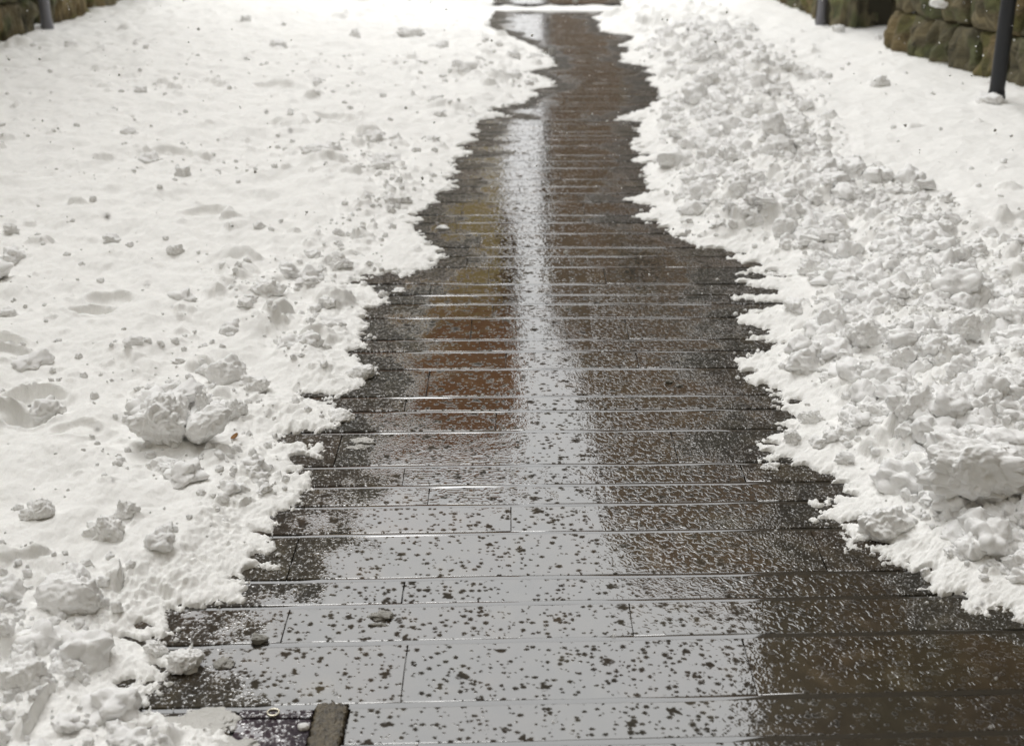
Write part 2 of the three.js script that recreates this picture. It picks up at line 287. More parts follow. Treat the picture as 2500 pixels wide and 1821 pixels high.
function stoneGeometry(x0, x1, D0, D1, region, rand, lift, tx, tD) {
  const gap = 0.006, side = 0.0006, pts = [];
  const k0 = skew(D0), k1 = skew(D1), nx = Math.max(2, Math.round((x1 - x0) / 0.09)), nD = 2, wob = () => (rand() - 0.5) * 0.0035;
  const lx0 = x0 + side + wob() * 0.4, lx1 = x1 - side + wob() * 0.4;
  for (let i = 0; i < nx; i++) { const x = lerp(lx0, lx1, i / nx); pts.push([x, D0 + k0 * x + gap + wob(), 0, -1]); }
  for (let i = 0; i < nD; i++) { const x = lx1; pts.push([x + wob() * 0.5, lerp(D0 + k0 * x + gap, D1 + k1 * x - gap, i / nD), 1, 0]); }
  for (let i = 0; i < nx; i++) { const x = lerp(lx1, lx0, i / nx); pts.push([x, D1 + k1 * x - gap + wob(), 0, 1]); }
  for (let i = 0; i < nD; i++) { const x = lx0; pts.push([x + wob() * 0.5, lerp(D1 + k1 * x - gap, D0 + k0 * x + gap, i / nD), -1, 0]); }
  const n = pts.length, cx = (x0 + x1) / 2, cD = (D0 + D1) / 2, pos = [], nor = [], uv = [], index = [];
  pts.forEach((p, i) => { const q = pts[(i + n - 1) % n]; p[4] = p[2] + (p[2] === q[2] && p[3] === q[3] ? 0 : q[2]); p[5] = p[3] + (p[2] === q[2] && p[3] === q[3] ? 0 : q[3]); });
  const put = (x, D, y, nx_, nD_, ny) => { pos.push(x, y + lift + (x - cx) * tx + (D - cD) * tD, -D); const l = Math.hypot(nx_, nD_, ny) || 1; nor.push(nx_ / l, ny / l, -nD_ / l); uv.push((x - region.x0) / region.w, (D - region.D0) / region.h); };
  for (const [inset, y, out] of STONE_RINGS) for (const p of pts) { const c = p[4] && p[5] ? 1 : 1; put(p[0] - p[4] * inset * 0.3, p[1] - p[5] * inset, y, p[4] * out, p[5] * out, 1 - out * 0.97); }
  for (let k = 0; k < STONE_RINGS.length - 1; k++) for (let i = 0; i < n; i++) { const a = k * n + i, b = k * n + (i + 1) % n, c = a + n, e = b + n; index.push(a, b, e, a, e, c); }
  const top = (STONE_RINGS.length - 1) * n; put(cx, cD, 0, 0, 0, 1);
  const centre = pos.length / 3 - 1;
  for (let i = 0; i < n; i++) index.push(top + i, top + (i + 1) % n, centre);
  const g = new THREE.BufferGeometry();
  g.setAttribute('position', new THREE.Float32BufferAttribute(pos, 3)); g.setAttribute('normal', new THREE.Float32BufferAttribute(nor, 3)); g.setAttribute('uv', new THREE.Float32BufferAttribute(uv, 2)); g.setIndex(index);
  return g;
}
const pavement = group('pavement'); tag(pavement, 'wet stone paving of the cleared path between the snow banks', null, null, 'structure');
{
  const rand = rng(5), fixed = { 2.24: -0.221, 2.461: -0.491, 2.61: -0.246, 2.721: -0.519, 3.194: -0.289, 4.287: 0.397, 4.019: 0.407, 4.89: 0.359, 5.103: -0.18, 5.249: -0.18, 5.878: 0.327, 6.107: 0.312 };
  let count = 0;
  for (let r = 0; r < JOINTS.length - 1; r++) {
    const D0 = JOINTS[r], D1 = JOINTS[r + 1], Dm = (D0 + D1) / 2;
    let a = 9, b = -9;
    for (let k = 0; k <= 8; k++) for (let x = -1.2; x < 2.4; x += 0.03) { const D = lerp(D0, D1, k / 8); if (edgeDistance(x, D) < 0.02) { a = Math.min(a, x); b = Math.max(b, x); } }
    a = Math.max(a - 0.1, -1.2); b = Math.min(b + 0.1, 2.2);
        const cuts = [a], f = fixed[D0];
    let x = f !== undefined ? f : a + 0.25 + rand() * 0.5;
    if (f !== undefined && f - a > 0.7) cuts.push(f - 0.38 - 0.2 * rand());
    while (x < b - 0.2) { cuts.push(x); x += 0.7 + rand() * 0.8; }
    cuts.push(b); cuts.sort((p, q) => p - q);
    if (D0 === 2.109) { for (let k = cuts.length - 2; k > 0; k--) if (cuts[k] > -0.6 && cuts[k] < -0.1) cuts.splice(k, 1); cuts.push(-0.538, -0.318); cuts.sort((p, q) => p - q); }
    for (let k = 0; k < cuts.length - 1; k++) {
      if (D0 === 2.109 && cuts[k] === -0.538) continue;
      if (cuts[k + 1] - cuts[k] < 0.04) continue;
      const region = D0 < 4.88 ? 0 : 1, lift = (rand() - 0.5) * 0.0008 + (D0 > 13.3 ? 0.05 : 0);
      const g = stoneGeometry(cuts[k], cuts[k + 1], D0, D1, [NEAR, FAR][region], rand, lift, (rand() - 0.5) * 0.0016, (rand() - 0.5) * 0.0036);
      add('paving_stone' + (count ? '_' + String(count).padStart(3, '0') : ''), g, pavingMats[region][Math.min(3, Math.floor(rand() * 4))], pavement);
      count++;
    }
  }
  console.log('paving stones', count);
}
const jointMat = new THREE.MeshPhysicalMaterial({ name: 'joint_water', color: col(0.03, 0.028, 0.024), roughness: 0.03, ior: 2.4 });
{
  // water standing in each long joint, its surface drawn up a little between the stones
  const rand = rng(19), beads = group('joint_water'); tag(beads, 'water standing in the joints of the paving', null, null, 'structure');
  for (let r = 1; r < JOINTS.length - 1; r++) {
    const D0 = JOINTS[r], k = skew(D0), lift = D0 > 13.3 ? 0.05 : 0, pos = [], nor = [], index = [], o = rand() * 90, prof = [-1, -0.6, -0.2, 0.2, 0.6, 1], m = prof.length;
    let n = 0;
    for (let x = -1.25; x < 2.3; x += 0.02, n++) {
      const full = 0.55 + 0.5 * n2(x * 2.2 + o, D0 * 7), w = 0.0086, inset = -edgeDistance(x, D0), dry = ss(0.16, 0.05, inset + 0.05 * n2(x * 6, D0 * 3)), h = 0.0019 * full * lerp(0.25, 1, ss(2.5, 3.3, D0)) * (1 - 0.8 * dry) * lerp(1, 0.5, ss(5, 8, D0)), y0 = -0.0012 - 0.0022 * dry + lift;
      for (const t of prof) { const D = D0 + k * x + t * w, sl = -2 * t * h / w; pos.push(x, y0 + h * (1 - t * t), -D); const l = Math.hypot(sl, 1); nor.push(0, 1 / l, (sl / l)); }
    }
    for (let i = 0; i < n - 1; i++) for (let j = 0; j < m - 1; j++) { const a = i * m + j, b = a + m; index.push(a, b, b + 1, a, b + 1, a + 1); }
    const g = new THREE.BufferGeometry(); g.setAttribute('position', new THREE.Float32BufferAttribute(pos, 3)); g.setAttribute('normal', new THREE.Float32BufferAttribute(nor, 3)); g.setIndex(index);
    add('water_line' + (r > 1 ? '_' + String(r - 1).padStart(3, '0') : ''), g, jointMat, beads);
  }
  const bed = tag(add('paving_bed', new THREE.BoxGeometry(4.4, 0.05, 13.4), jointMat), 'dark wet bed under the paving stones', null, null, 'structure'); bed.position.set(0.5, -0.035, -6.6);
}
// ---------------------------------------------------------------- lumps and chunks of snow
function lumpGeometry(seed, detail, rough = 1, cuts = 3, size = [1, 1, 1]) {
  const r = rng(seed), g = mergeVertices(new THREE.IcosahedronGeometry(1, detail).deleteAttribute('normal').deleteAttribute('uv'), 1e-4), p = g.attributes.position, v = new THREE.Vector3(), n = new THREE.Vector3(), ox = r() * 50, oy = r() * 50;
  const planes = Array.from({ length: cuts }, () => [new THREE.Vector3(r() - 0.5, (r() - 0.35) * 0.9, r() - 0.5).normalize(), 0.6 + 0.3 * r()]);
  const lobes = Array.from({ length: 16 }, () => [new THREE.Vector3(r() - 0.5, r() - 0.4, r() - 0.5).normalize(), 0.32 + 0.32 * r(), (0.14 + 0.3 * r()) * rough]);
  const uv = new Float32Array(p.count * 2), big = Math.max(...size), [a, b, c] = size.map((s) => s / big);
  for (let i = 0; i < p.count; i++) {
    v.fromBufferAttribute(p, i);
    let lobe = 0;
    for (const [m, w, h] of lobes) { const t = Math.acos(clamp(v.dot(m), -1, 1)) / w; if (t < 2.2) { const k = h * Math.exp(-t * t); lobe = lobe > k ? lobe + k * k * 0.25 : k + lobe * lobe * 0.25; } }
    const bx = n3(v.x * 1.1 * a + ox, v.y * 1.1 * b + oy, v.z * 1.1 * c);
    v.multiplyScalar(0.76 + 0.2 * rough * bx + lobe);
    for (const [m, k] of planes) { const over = v.dot(m) - k; if (over > 0) v.addScaledVector(m, -over * 0.55); }
    n.set(v.x * a, v.y * b, v.z * c);
    v.multiplyScalar(1 + rough * (0.1 * n3(n.x * 4 + ox, n.y * 4, n.z * 4 + oy) + 0.04 * n3(n.x * 9, n.y * 9 + ox, n.z * 9 + oy) + 0.025 * n3(n.x * 20 + oy, n.y * 20 + ox, n.z * 20)));
    p.setXYZ(i, v.x, v.y, v.z);
    uv[i * 2] = v.x * 0.06 + v.y * 0.03; uv[i * 2 + 1] = v.z * 0.06 + v.y * 0.04;
  }
  g.setAttribute('uv', new THREE.BufferAttribute(uv, 2));
  g.computeVertexNormals();
  return g;
}
const surface = (x, D) => Math.max(0, snowHeight(x, D)[0]);
function chunk(label, x, D, w, h, o = {}) {
  const g = lumpGeometry(o.seed ?? Math.floor(x * 913 + D * 3571), o.detail ?? 18, o.rough ?? 1, o.cuts ?? 3, [w, h, o.deep ?? w * 0.85]);
  g.scale(w / 2 * 1.06, h / 2 * 1.2, (o.deep ?? w * 0.85) / 2);
  if (o.lean) g.rotateZ(o.lean);
  if (o.pitch) g.rotateX(o.pitch);
  const m = tag(add(o.name ?? 'snow_chunk', g, o.mat ?? lumpMat), label, o.category ?? 'snow chunk', o.group ?? 'large chunks thrown up on the snow banks');
  m.position.set(x, (o.y ?? surface(x, D)) + h * (o.up ?? 0.07), -D); m.rotation.y = o.turn ?? 0;
  return m;
}
const CHUNKS = [
  ['largest snow chunk on the left bank, broken block with a rough shaded front', -0.955, 3.38, 0.16, 0.13, { cuts: 3, seed: 3, up: 0.28, detail: 26 }],
  ['tilted oblong snow slab leaning against the right of the largest left chunk', -0.825, 3.35, 0.17, 0.075, { lean: 0.42, deep: 0.12, seed: 8, cuts: 2, up: 0.75, rough: 0.6, detail: 24 }],
  ['small upright snow spike on top of the largest left chunk pair', -0.85, 3.43, 0.045, 0.09, { seed: 14, up: 0.7 }],
  ['big rounded snowball shaped chunk on the left bank above the broken block', -0.87, 3.84, 0.145, 0.12, { rough: 0.6, cuts: 2, seed: 21 }],
  ['low snow lobe touching the right side of the big rounded left chunk', -0.785, 3.8, 0.1, 0.06, { rough: 0.7, seed: 25 }],
  ['flat topped snow chunk on the left bank left of the path bend', -0.88, 4.6, 0.125, 0.07, { seed: 31 }],
  ['snow chunk at the far left edge in front of the sunken slab', -1.13, 2.87, 0.075, 0.06, { seed: 33 }],
  ['pale snow chunk with a hollow at its right, left bank foreground', -0.955, 2.82, 0.09, 0.07, { seed: 41 }],
  ['wide plate of snow with a curved broken rim in the left foreground', -0.965, 2.54, 0.15, 0.1, { rough: 0.6, cuts: 5, seed: 43, up: 0.1 }],
  ['snow chunk cut off by the left picture edge beside the curved plate', -1.06, 2.4, 0.07, 0.09, { seed: 45 }],
  ['lumpy shaded snow chunk at the lower left edge of the picture', -0.96, 2.25, 0.12, 0.08, { seed: 52, cuts: 5 }],
  ['snow chunk right of the lumpy shaded one at lower left', -0.88, 2.3, 0.06, 0.052, { seed: 55 }],
  ['snow chunk beside the path where the left bank juts out farthest', -0.68, 5.05, 0.11, 0.064, { seed: 58 }],
  ['small snow chunk left of the jutting bank edge chunk', -0.75, 4.88, 0.08, 0.05, { seed: 61 }],
  ['far long snow chunk with a dark hollow under it, left bank', -0.65, 6.76, 0.2, 0.075, { seed: 62, cuts: 5 }],
  ['far snow chunk left of the one with the dark hollow', -0.98, 6.66, 0.16, 0.06, { seed: 63 }],
  ['lone small chunk on the smooth middle of the left snow', -1.3, 5.02, 0.065, 0.05, { seed: 66 }],
  ['low oblong chunk left of the big rounded left chunk', -1.2, 4.02, 0.07, 0.034, { seed: 67, rough: 0.6 }],
  ['snow chunk in front of the broken block on the left bank', -0.92, 3.21, 0.09, 0.05, { seed: 71 }],
  ['small upright chunk between curved plate and broken block on the left', -0.93, 2.9, 0.055, 0.055, { seed: 73 }],
  ['snow chunk on the left path edge with water on its right, foreground', -0.672, 2.36, 0.075, 0.045, { seed: 74, up: 0.15 }],
  ['small snow chunk left of the foreground one on the path edge', -0.745, 2.4, 0.05, 0.032, { seed: 77, up: 0.15 }],
  ['farthest cluster chunk on the left bank near the step', -0.8, 10.9, 0.22, 0.1, { seed: 79 }],
  ['farthest left chunk beside the cluster near the step', -0.55, 10.5, 0.16, 0.08, { seed: 80 }],
  ['snow chunk in the bottom left corner of the picture', -0.87, 1.99, 0.06, 0.045, { seed: 82 }],
  ['jagged snow chunk behind the broken block, to its left', -1.07, 3.56, 0.08, 0.055, { seed: 83 }],
  ['pointed snow chunk behind the tilted slab on the left', -0.8, 3.58, 0.075, 0.06, { seed: 85 }],
  ['rounded tongue of snow reaching onto the paving at mid left', -0.475, 3.96, 0.095, 0.045, { seed: 88, rough: 0.6, up: 0.1 }],
  ['rounded snow tip at the end of the low left spur', -0.5, 3.63, 0.09, 0.045, { seed: 89, rough: 0.6, up: 0.1 }],
  ['largest chunk on the right bank, overhanging and dark beneath', 1.13, 2.98, 0.29, 0.14, { seed: 101, cuts: 3, up: 0.5, lean: -0.16, detail: 30, deep: 0.2 }],
  ['crumbly chunk at the right path edge left of the largest right chunk', 0.905, 2.93, 0.125, 0.095, { seed: 103, cuts: 3 }],
  ['snow chunk with pointed left end in the middle of the right bank', 1.12, 4.03, 0.14, 0.085, { seed: 107, cuts: 5, lean: -0.15 }],
  ['tall ridged snow chunk left of the pointed one on the right bank', 1.06, 4.26, 0.1, 0.115, { seed: 109, cuts: 5, lean: -0.3 }],
  ['smooth oblong chunk on the flat rim of the right bank', 1.03, 4.62, 0.1, 0.055, { seed: 113, rough: 0.6 }],
  ['large chunk on the crest of the right bank at mid distance', 1.17, 4.98, 0.135, 0.09, { seed: 118 }],
  ['chunk with a rounded face left of the crest chunk, right bank', 1.13, 5.4, 0.13, 0.1, { seed: 119, rough: 0.7 }],
  ['chunk at the edge of the smooth snow, far right bank', 1.54, 4.54, 0.13, 0.08, { seed: 121 }],
  ['dark fronted chunk beside the smooth hollow on the right bank', 1.4, 3.96, 0.11, 0.085, { seed: 124, cuts: 5 }],
  ['big blunt chunk above the largest right chunk', 1.11, 3.4, 0.13, 0.1, { seed: 125, cuts: 6 }],
  ['square faced chunk left of the big blunt one, right bank', 1.01, 3.5, 0.095, 0.06, { seed: 129, cuts: 6 }],
  ['chunk right of the big blunt one on the right bank', 1.22, 3.26, 0.095, 0.065, { seed: 131 }],
  ['chunk just right of the pointed one, right bank', 1.19, 3.85, 0.08, 0.06, { seed: 137 }],
  ['chunk at the right picture edge beside the smooth hollow', 1.48, 3.82, 0.1, 0.05, { seed: 139 }],
  ['small chunk close to the paving below the square faced one', 0.865, 3.58, 0.07, 0.05, { seed: 141 }],
  ['chunk cut by the right picture edge above the largest right chunk', 1.27, 3.1, 0.1, 0.06, { seed: 143 }],
  ['chunk cut by the right picture edge below the largest right chunk', 1.18, 2.72, 0.09, 0.05, { seed: 144 }],
  ['chunk behind the tall ridged one on the right bank', 1.19, 4.55, 0.1, 0.06, { seed: 147 }],
  ['lowest little chunk on the right rim beside the wet paving', 0.78, 3.44, 0.05, 0.045, { seed: 149 }],
];
for (const [label, x, D, w, h, o] of CHUNKS) chunk(label, x, D, w, h, o);
const greySlush = new THREE.MeshPhysicalMaterial({ name: 'grey_slush', color: col(0.6, 0.59, 0.56), roughness: 0.35, ior: 1.33, bumpMap: snowBump, bumpScale: 0.002 });
const crumb = { name: 'slush_lump', category: 'slush lump', group: 'lumps of slush left on the paving', detail: 13, rough: 1.1, up: 0.05 };
chunk('grey slush lump near the front joint, left of the path middle', -0.285, 2.555, 0.05, 0.018, { ...crumb, mat: slushMat, deep: 0.035 });
chunk('long thin slush sliver just below the grey slush lump', -0.29, 2.52, 0.05, 0.008, { ...crumb, mat: slushMat, deep: 0.012 });
chunk('dark wet slush lump near the left foreground joint', -0.54, 2.46, 0.038, 0.02, { ...crumb, mat: slushMat });
chunk('translucent slush lump beside the left foreground chunk', -0.6, 2.37, 0.045, 0.015, { ...crumb, mat: slushMat });
chunk('thin grey slush sheet left of the purple grey slab', -0.6, 2.17, 0.13, 0.014, { ...crumb, mat: greySlush, deep: 0.1, up: -0.1, seed: 901, rough: 1.2, detail: 14 });
chunk('thin grey slush sheet lapping the front of the purple grey slab', -0.53, 2.09, 0.12, 0.014, { ...crumb, mat: greySlush, deep: 0.08, up: -0.1, seed: 902, rough: 1.2, detail: 14 });
chunk('small white lump on the purple grey slab', -0.4, 2.155, 0.028, 0.014, { ...crumb, rough: 0.3, y: 0.004, cuts: 1 });
chunk('loose snow lump off the tip of the left bank, nearer of two', -0.475, 4.74, 0.045, 0.03, { ...crumb });
chunk('loose flat snow lump off the tip of the left bank', -0.42, 4.8, 0.05, 0.02, { ...crumb });
chunk('flat melting snow patch on the paving at left', -0.42, 3.47, 0.075, 0.014, { ...crumb, mat: greySlush, rough: 1.3, detail: 14, deep: 0.05, up: -0.1 });
chunk('melting snow strip below the flat melting patch', -0.43, 3.43, 0.06, 0.01, { ...crumb, mat: greySlush, rough: 1.3, detail: 14, deep: 0.03, up: -0.1 });
chunk('larger grey lump lying alone on the right of the path', 0.49, 3.91, 0.022, 0.014, { ...crumb, mat: slushMat });
chunk('smaller grey lump next to the lone one on the right', 0.52, 3.88, 0.02, 0.01, { ...crumb, mat: slushMat });
chunk('small snow lump on the left paving near the bend', -0.3, 5.66, 0.05, 0.025, { ...crumb });
chunk('snow lump at the wet right rim by the crumbly chunk', 0.7, 3.3, 0.045, 0.024, { ...crumb });

{
  const rand = rng(77), shapes = Array.from({ length: 16 }, (_, k) => lumpGeometry(300 + k, 8, 0.95, k % 3));
  const sets = [['left', 60, 'small snow lump among the crumbs on the left bank', 'small lumps on the left bank'], ['right', 205, 'small snow lump among the churned crumbs of the right bank', 'small lumps on the right bank']];
  for (const [side, n, label, grp] of sets) {
    let made = 0, tries = 0;
    while (made < n && tries++ < 60000) {
      const D = 2.0 + 9.5 * Math.pow(rand(), 1.7), k = (rand() - 0.5) * 0.92, x = k * D, isLeft = x < midline(D);
      if (isLeft !== (side === 'left')) continue;
      const d = edgeDistance(x, D);
      if (d < 0.05) continue;
      if (rand() > churn(x, D, d) * 1.1) continue;
      const s = (0.018 + 0.05 * Math.pow(rand(), 2.2)) * (1 + 0.07 * (D - 2)), g = shapes[Math.floor(rand() * 16)];
      const m = tag(add('snow_lump', g, lumpMat), label, 'snow lump', grp);
      m.scale.set(s * (0.8 + 0.5 * rand()), s * (0.55 + 0.45 * rand()), s * (0.8 + 0.4 * rand()));
      m.rotation.set((rand() - 0.5) * 0.5, rand() * 6.28, (rand() - 0.5) * 0.5);
      m.position.set(x, surface(x, D) + m.scale.y * 0.1, -D);
      made++;
    }
  }
  const crumbs = [], M = new THREE.Matrix4(), E = new THREE.Euler(), Q = new THREE.Quaternion();
  for (let t = 0; t < 40000 && crumbs.length < 5200; t++) {
    const D = 1.9 + 8 * Math.pow(rand(), 1.6), k = (rand() - 0.5) * 0.94, x = k * D, d = edgeDistance(x, D);
    if (d < -0.03 || rand() > (d < 0.02 ? 0.12 : churn(x, D, d) * 0.9 + 0.004)) continue;
    const s = (0.003 + 0.013 * Math.pow(rand(), 2.5)) * (1 + 0.08 * (D - 2)) * (d < 0.02 ? 0.6 : 1);
    Q.setFromEuler(E.set(rand() * 6, rand() * 6, rand() * 6));
    crumbs.push(new THREE.Matrix4().compose(new THREE.Vector3(x, surface(x, D) + s * 0.1, -D), Q, new THREE.Vector3(s, s * 0.8, s * 0.9)));
  }
  const clods = [];
  for (let t = 0; t < 60000 && clods.length < 2000; t++) {
    const D = 1.9 + 9.5 * Math.pow(rand(), 1.5), k = (rand() - 0.5) * 0.94, x = k * D, d = edgeDistance(x, D), c = d > 0.05 ? churn(x, D, d) : 0;
    if (rand() > c * c * 1.2 * ss(-0.45, 0.5, n2b(x * 2.6, D * 2.2)) * (x < midline(D) ? 0.35 : 1)) continue;
    const s = (0.011 + 0.036 * Math.pow(rand(), 2.4)) * (1 + 0.05 * (D - 2));
    Q.setFromEuler(E.set((rand() - 0.5) * 1.2, rand() * 6, (rand() - 0.5) * 1.2));
    clods.push(new THREE.Matrix4().compose(new THREE.Vector3(x, surface(x, D) - s * 0.05, -D), Q, new THREE.Vector3(s * (0.9 + 0.5 * rand()), s * (0.6 + 0.4 * rand()), s)));
  }
  [1201, 1202, 1203, 1204].forEach((seed, part, all) => {
    const mine = clods.filter((_, i) => i % all.length === part), im = new THREE.InstancedMesh(lumpGeometry(seed, 7, 1, 1), lumpMat, mine.length);
    mine.forEach((m, i) => im.setMatrixAt(i, m));
    im.name = numbered('snow_clods'); im.castShadow = im.receiveShadow = true; tag(im, 'loose rounded clods of snow mixed through the churned banks', 'snow clods', null, 'stuff'); scene.add(im);
  });
  const im = new THREE.InstancedMesh(lumpGeometry(999, 4, 0.9, 1), lumpMat, crumbs.length);
  crumbs.forEach((m, i) => im.setMatrixAt(i, m));
  im.name = 'snow_crumbs'; im.castShadow = im.receiveShadow = true; tag(im, 'loose white snow crumbs scattered over both banks', 'snow crumbs', null, 'stuff'); scene.add(im);
}

// ---------------------------------------------------------------- rough stone walls
const wallTone = texture(512, 512, (i, j, c) => {
  const u = i / 512, v = j / 512, streak = n2(u * 34, v * 3.2) * 0.5 + n2b(u * 80, v * 7) * 0.3, spot = n2(u * 9, v * 9), fine = n2b(u * 140, v * 120), moss = ss(0.1, 0.7, n2(u * 5 + 20, v * 4 + 3) + 0.4 * streak);
  let l = 0.175 * (1 + 0.75 * streak + 0.3 * spot + 0.3 * fine);
  c[0] = 255 * Math.pow(clamp(l * lerp(1.0, 0.72, moss), 0, 1), 1 / 2.2); c[1] = 255 * Math.pow(clamp(l * lerp(0.84, 0.74, moss), 0, 1), 1 / 2.2); c[2] = 255 * Math.pow(clamp(l * lerp(0.48, 0.32, moss), 0, 1), 1 / 2.2); c[3] = 255;
}, true);
const wallBump = texture(512, 512, (i, j, c) => { const u = i / 512, v = j / 512; c[0] = c[1] = c[2] = 255 * clamp(0.5 + 0.25 * n2(u * 40, v * 26) + 0.2 * n2b(u * 110, v * 90), 0, 1); c[3] = 255; });
const wallMats = [[1, 1, 1], [0.8, 0.84, 0.86], [1.12, 1.02, 0.86]].map((t) => new THREE.MeshStandardMaterial({ name: 'rough_stone', color: col(...t), map: wallTone, bumpMap: wallBump, bumpScale: 0.014, roughness: 0.8 }));
const mortarMat = new THREE.MeshStandardMaterial({ name: 'dark_joint', color: col(0.05, 0.045, 0.03), roughness: 0.95 });
function stoneBlock(w, h, t, seed) {
  const g = mergeVertices(new THREE.BoxGeometry(w, h, t, 12, 12, 4).deleteAttribute('normal').deleteAttribute('uv'), 1e-5), p = g.attributes.position, uv = new Float32Array(p.count * 2), o = seed * 3.7;
  for (let i = 0; i < p.count; i++) {
    let x = p.getX(i), y = p.getY(i), z = p.getZ(i);
    const a = Math.abs(x) / (w / 2), b = Math.abs(y) / (h / 2), edge = Math.max(a, b);
    const pull = Math.pow(a, 5) * 0.02 + Math.pow(b, 5) * 0.02;
    if (z > 0) z += 0.018 * (1 - Math.pow(edge, 6)) - pull * 0.9 + 0.045 * n3(x * 7 + o, y * 3, 1) + 0.02 * n3(x * 19, y * 9 + o, 2);
    x *= 1 - 0.03 * Math.pow(b, 6); y *= 1 - 0.03 * Math.pow(a, 6);
    x += 0.012 * n3(x * 9, y * 9 + o, z * 9); y += 0.012 * n3(x * 9 + 40, y * 9 + o, z * 9);
    p.setXYZ(i, x, y, z);
    uv[i * 2] = (x + z) * 0.8 + seed * 0.37; uv[i * 2 + 1] = y * 0.8 + seed * 0.61;
  }
  g.setAttribute('uv', new THREE.BufferAttribute(uv, 2)); g.computeVertexNormals();
  return g;
}
function stoneWall(label, [xa, Da], [xb, Db], height, base, seed, wide = 0.27, tall = 0.3) {
  // the face looks towards the path; from a to b the face is on the right-hand side as seen from above
  const len = Math.hypot(xb - xa, Db - Da), turn = Math.atan2(Db - Da, xb - xa), r = rng(seed);
  const g = group('stone_wall', xa, base, -Da, turn); tag(g, label, 'wall', 'rough stone walls behind the snow');
  const back = new THREE.BoxGeometry(len - 0.04, height - 0.02, 0.3); back.translate(len / 2, height / 2, -0.23);
  add('core', back, mortarMat, g);
  let k = 0;
  for (let y = 0; y < height - 0.05;) {
    const h = Math.min(tall * (0.8 + 0.4 * r()), height - y);
    for (let x = 0; x < len - 0.02;) {
      let w = wide * (0.7 + 0.65 * r()); if (len - x - w < 0.13) w = len - x;
      const s = add('stone' + (k ? '_' + String(k).padStart(3, '0') : ''), stoneBlock(w - 0.006, h - 0.006, 0.18, seed * 31 + k), wallMats[Math.floor(r() * 3)], g);
      s.position.set(x + w / 2, y + h / 2, -0.08 + 0.03 * r()); k++; x += w;
    }
    y += h;
  }
  return g;
}
stoneWall('nearer rough brown stone wall at the upper right, behind the dark post', [2.64, 9.62], [3.62, 6.4], 1.5, 0.1, 61, 0.26, 0.34);
stoneWall('far rough stone wall at the top right beyond the recess', [2.36, 12.9], [2.56, 10.72], 1.5, 0.12, 62, 0.26, 0.34);
stoneWall('short end face of the far right stone wall, set back from the nearer wall', [2.58, 10.7], [3.15, 11.02], 1.5, 0.1, 65, 0.3, 0.4);
stoneWall('mossy stone wall at the upper left corner, nearer stretch', [-4.1, 8.2], [-3.68, 10.62], 1.4, 0.1, 63, 0.3, 0.34);
stoneWall('far stretch of stone wall at the top left past the grey pipe', [-3.7, 10.9], [-3.5, 13.6], 1.4, 0.1, 64, 0.3, 0.36);
const ironMat = new THREE.MeshStandardMaterial({ name: 'dark_paint', color: col(0.028, 0.03, 0.034), roughness: 0.5, metalness: 0.2 });
const leadMat = new THREE.MeshStandardMaterial({ name: 'grey_pipe', color: col(0.2, 0.2, 0.22), roughness: 0.5, metalness: 0.3 });
function pipe(name, label, x, D, r, h, mat, category) {
  const g = group(name, x, surface(x, D) - 0.08, -D); tag(g, label, category);
  add('shaft', new THREE.CylinderGeometry(r, r, h, 20).translate(0, h / 2, 0), mat, g);
  add('collar', new THREE.LatheGeometry([[r * 1.02, 0], [r * 1.32, 0], [r * 1.32, 0.06], [r * 1.12, 0.12], [r * 1.02, 0.14]].map(([a, b]) => new THREE.Vector2(a, b)), 20), mat, g);
  return g;
}
pipe('handrail_post', 'dark painted metal post standing in the snow before the right wall', 2.73, 7.66, 0.042, 1.6, ironMat, 'post');
pipe('drain_pipe', 'grey drain pipe on the far right stone wall', 2.44, 10.95, 0.035, 1.6, leadMat, 'pipe');
pipe('drain_pipe', 'grey drain pipe between the two left wall stretches', -3.6, 10.72, 0.04, 1.5, leadMat, 'pipe');
chunk('small cap of snow lying on a ledge of the nearer right wall', 2.77, 8.98, 0.2, 0.07, { name: 'snow_patch', category: 'snow patch', group: 'snow on the wall ledge', y: 0.56, deep: 0.12, rough: 0.5, seed: 500 });

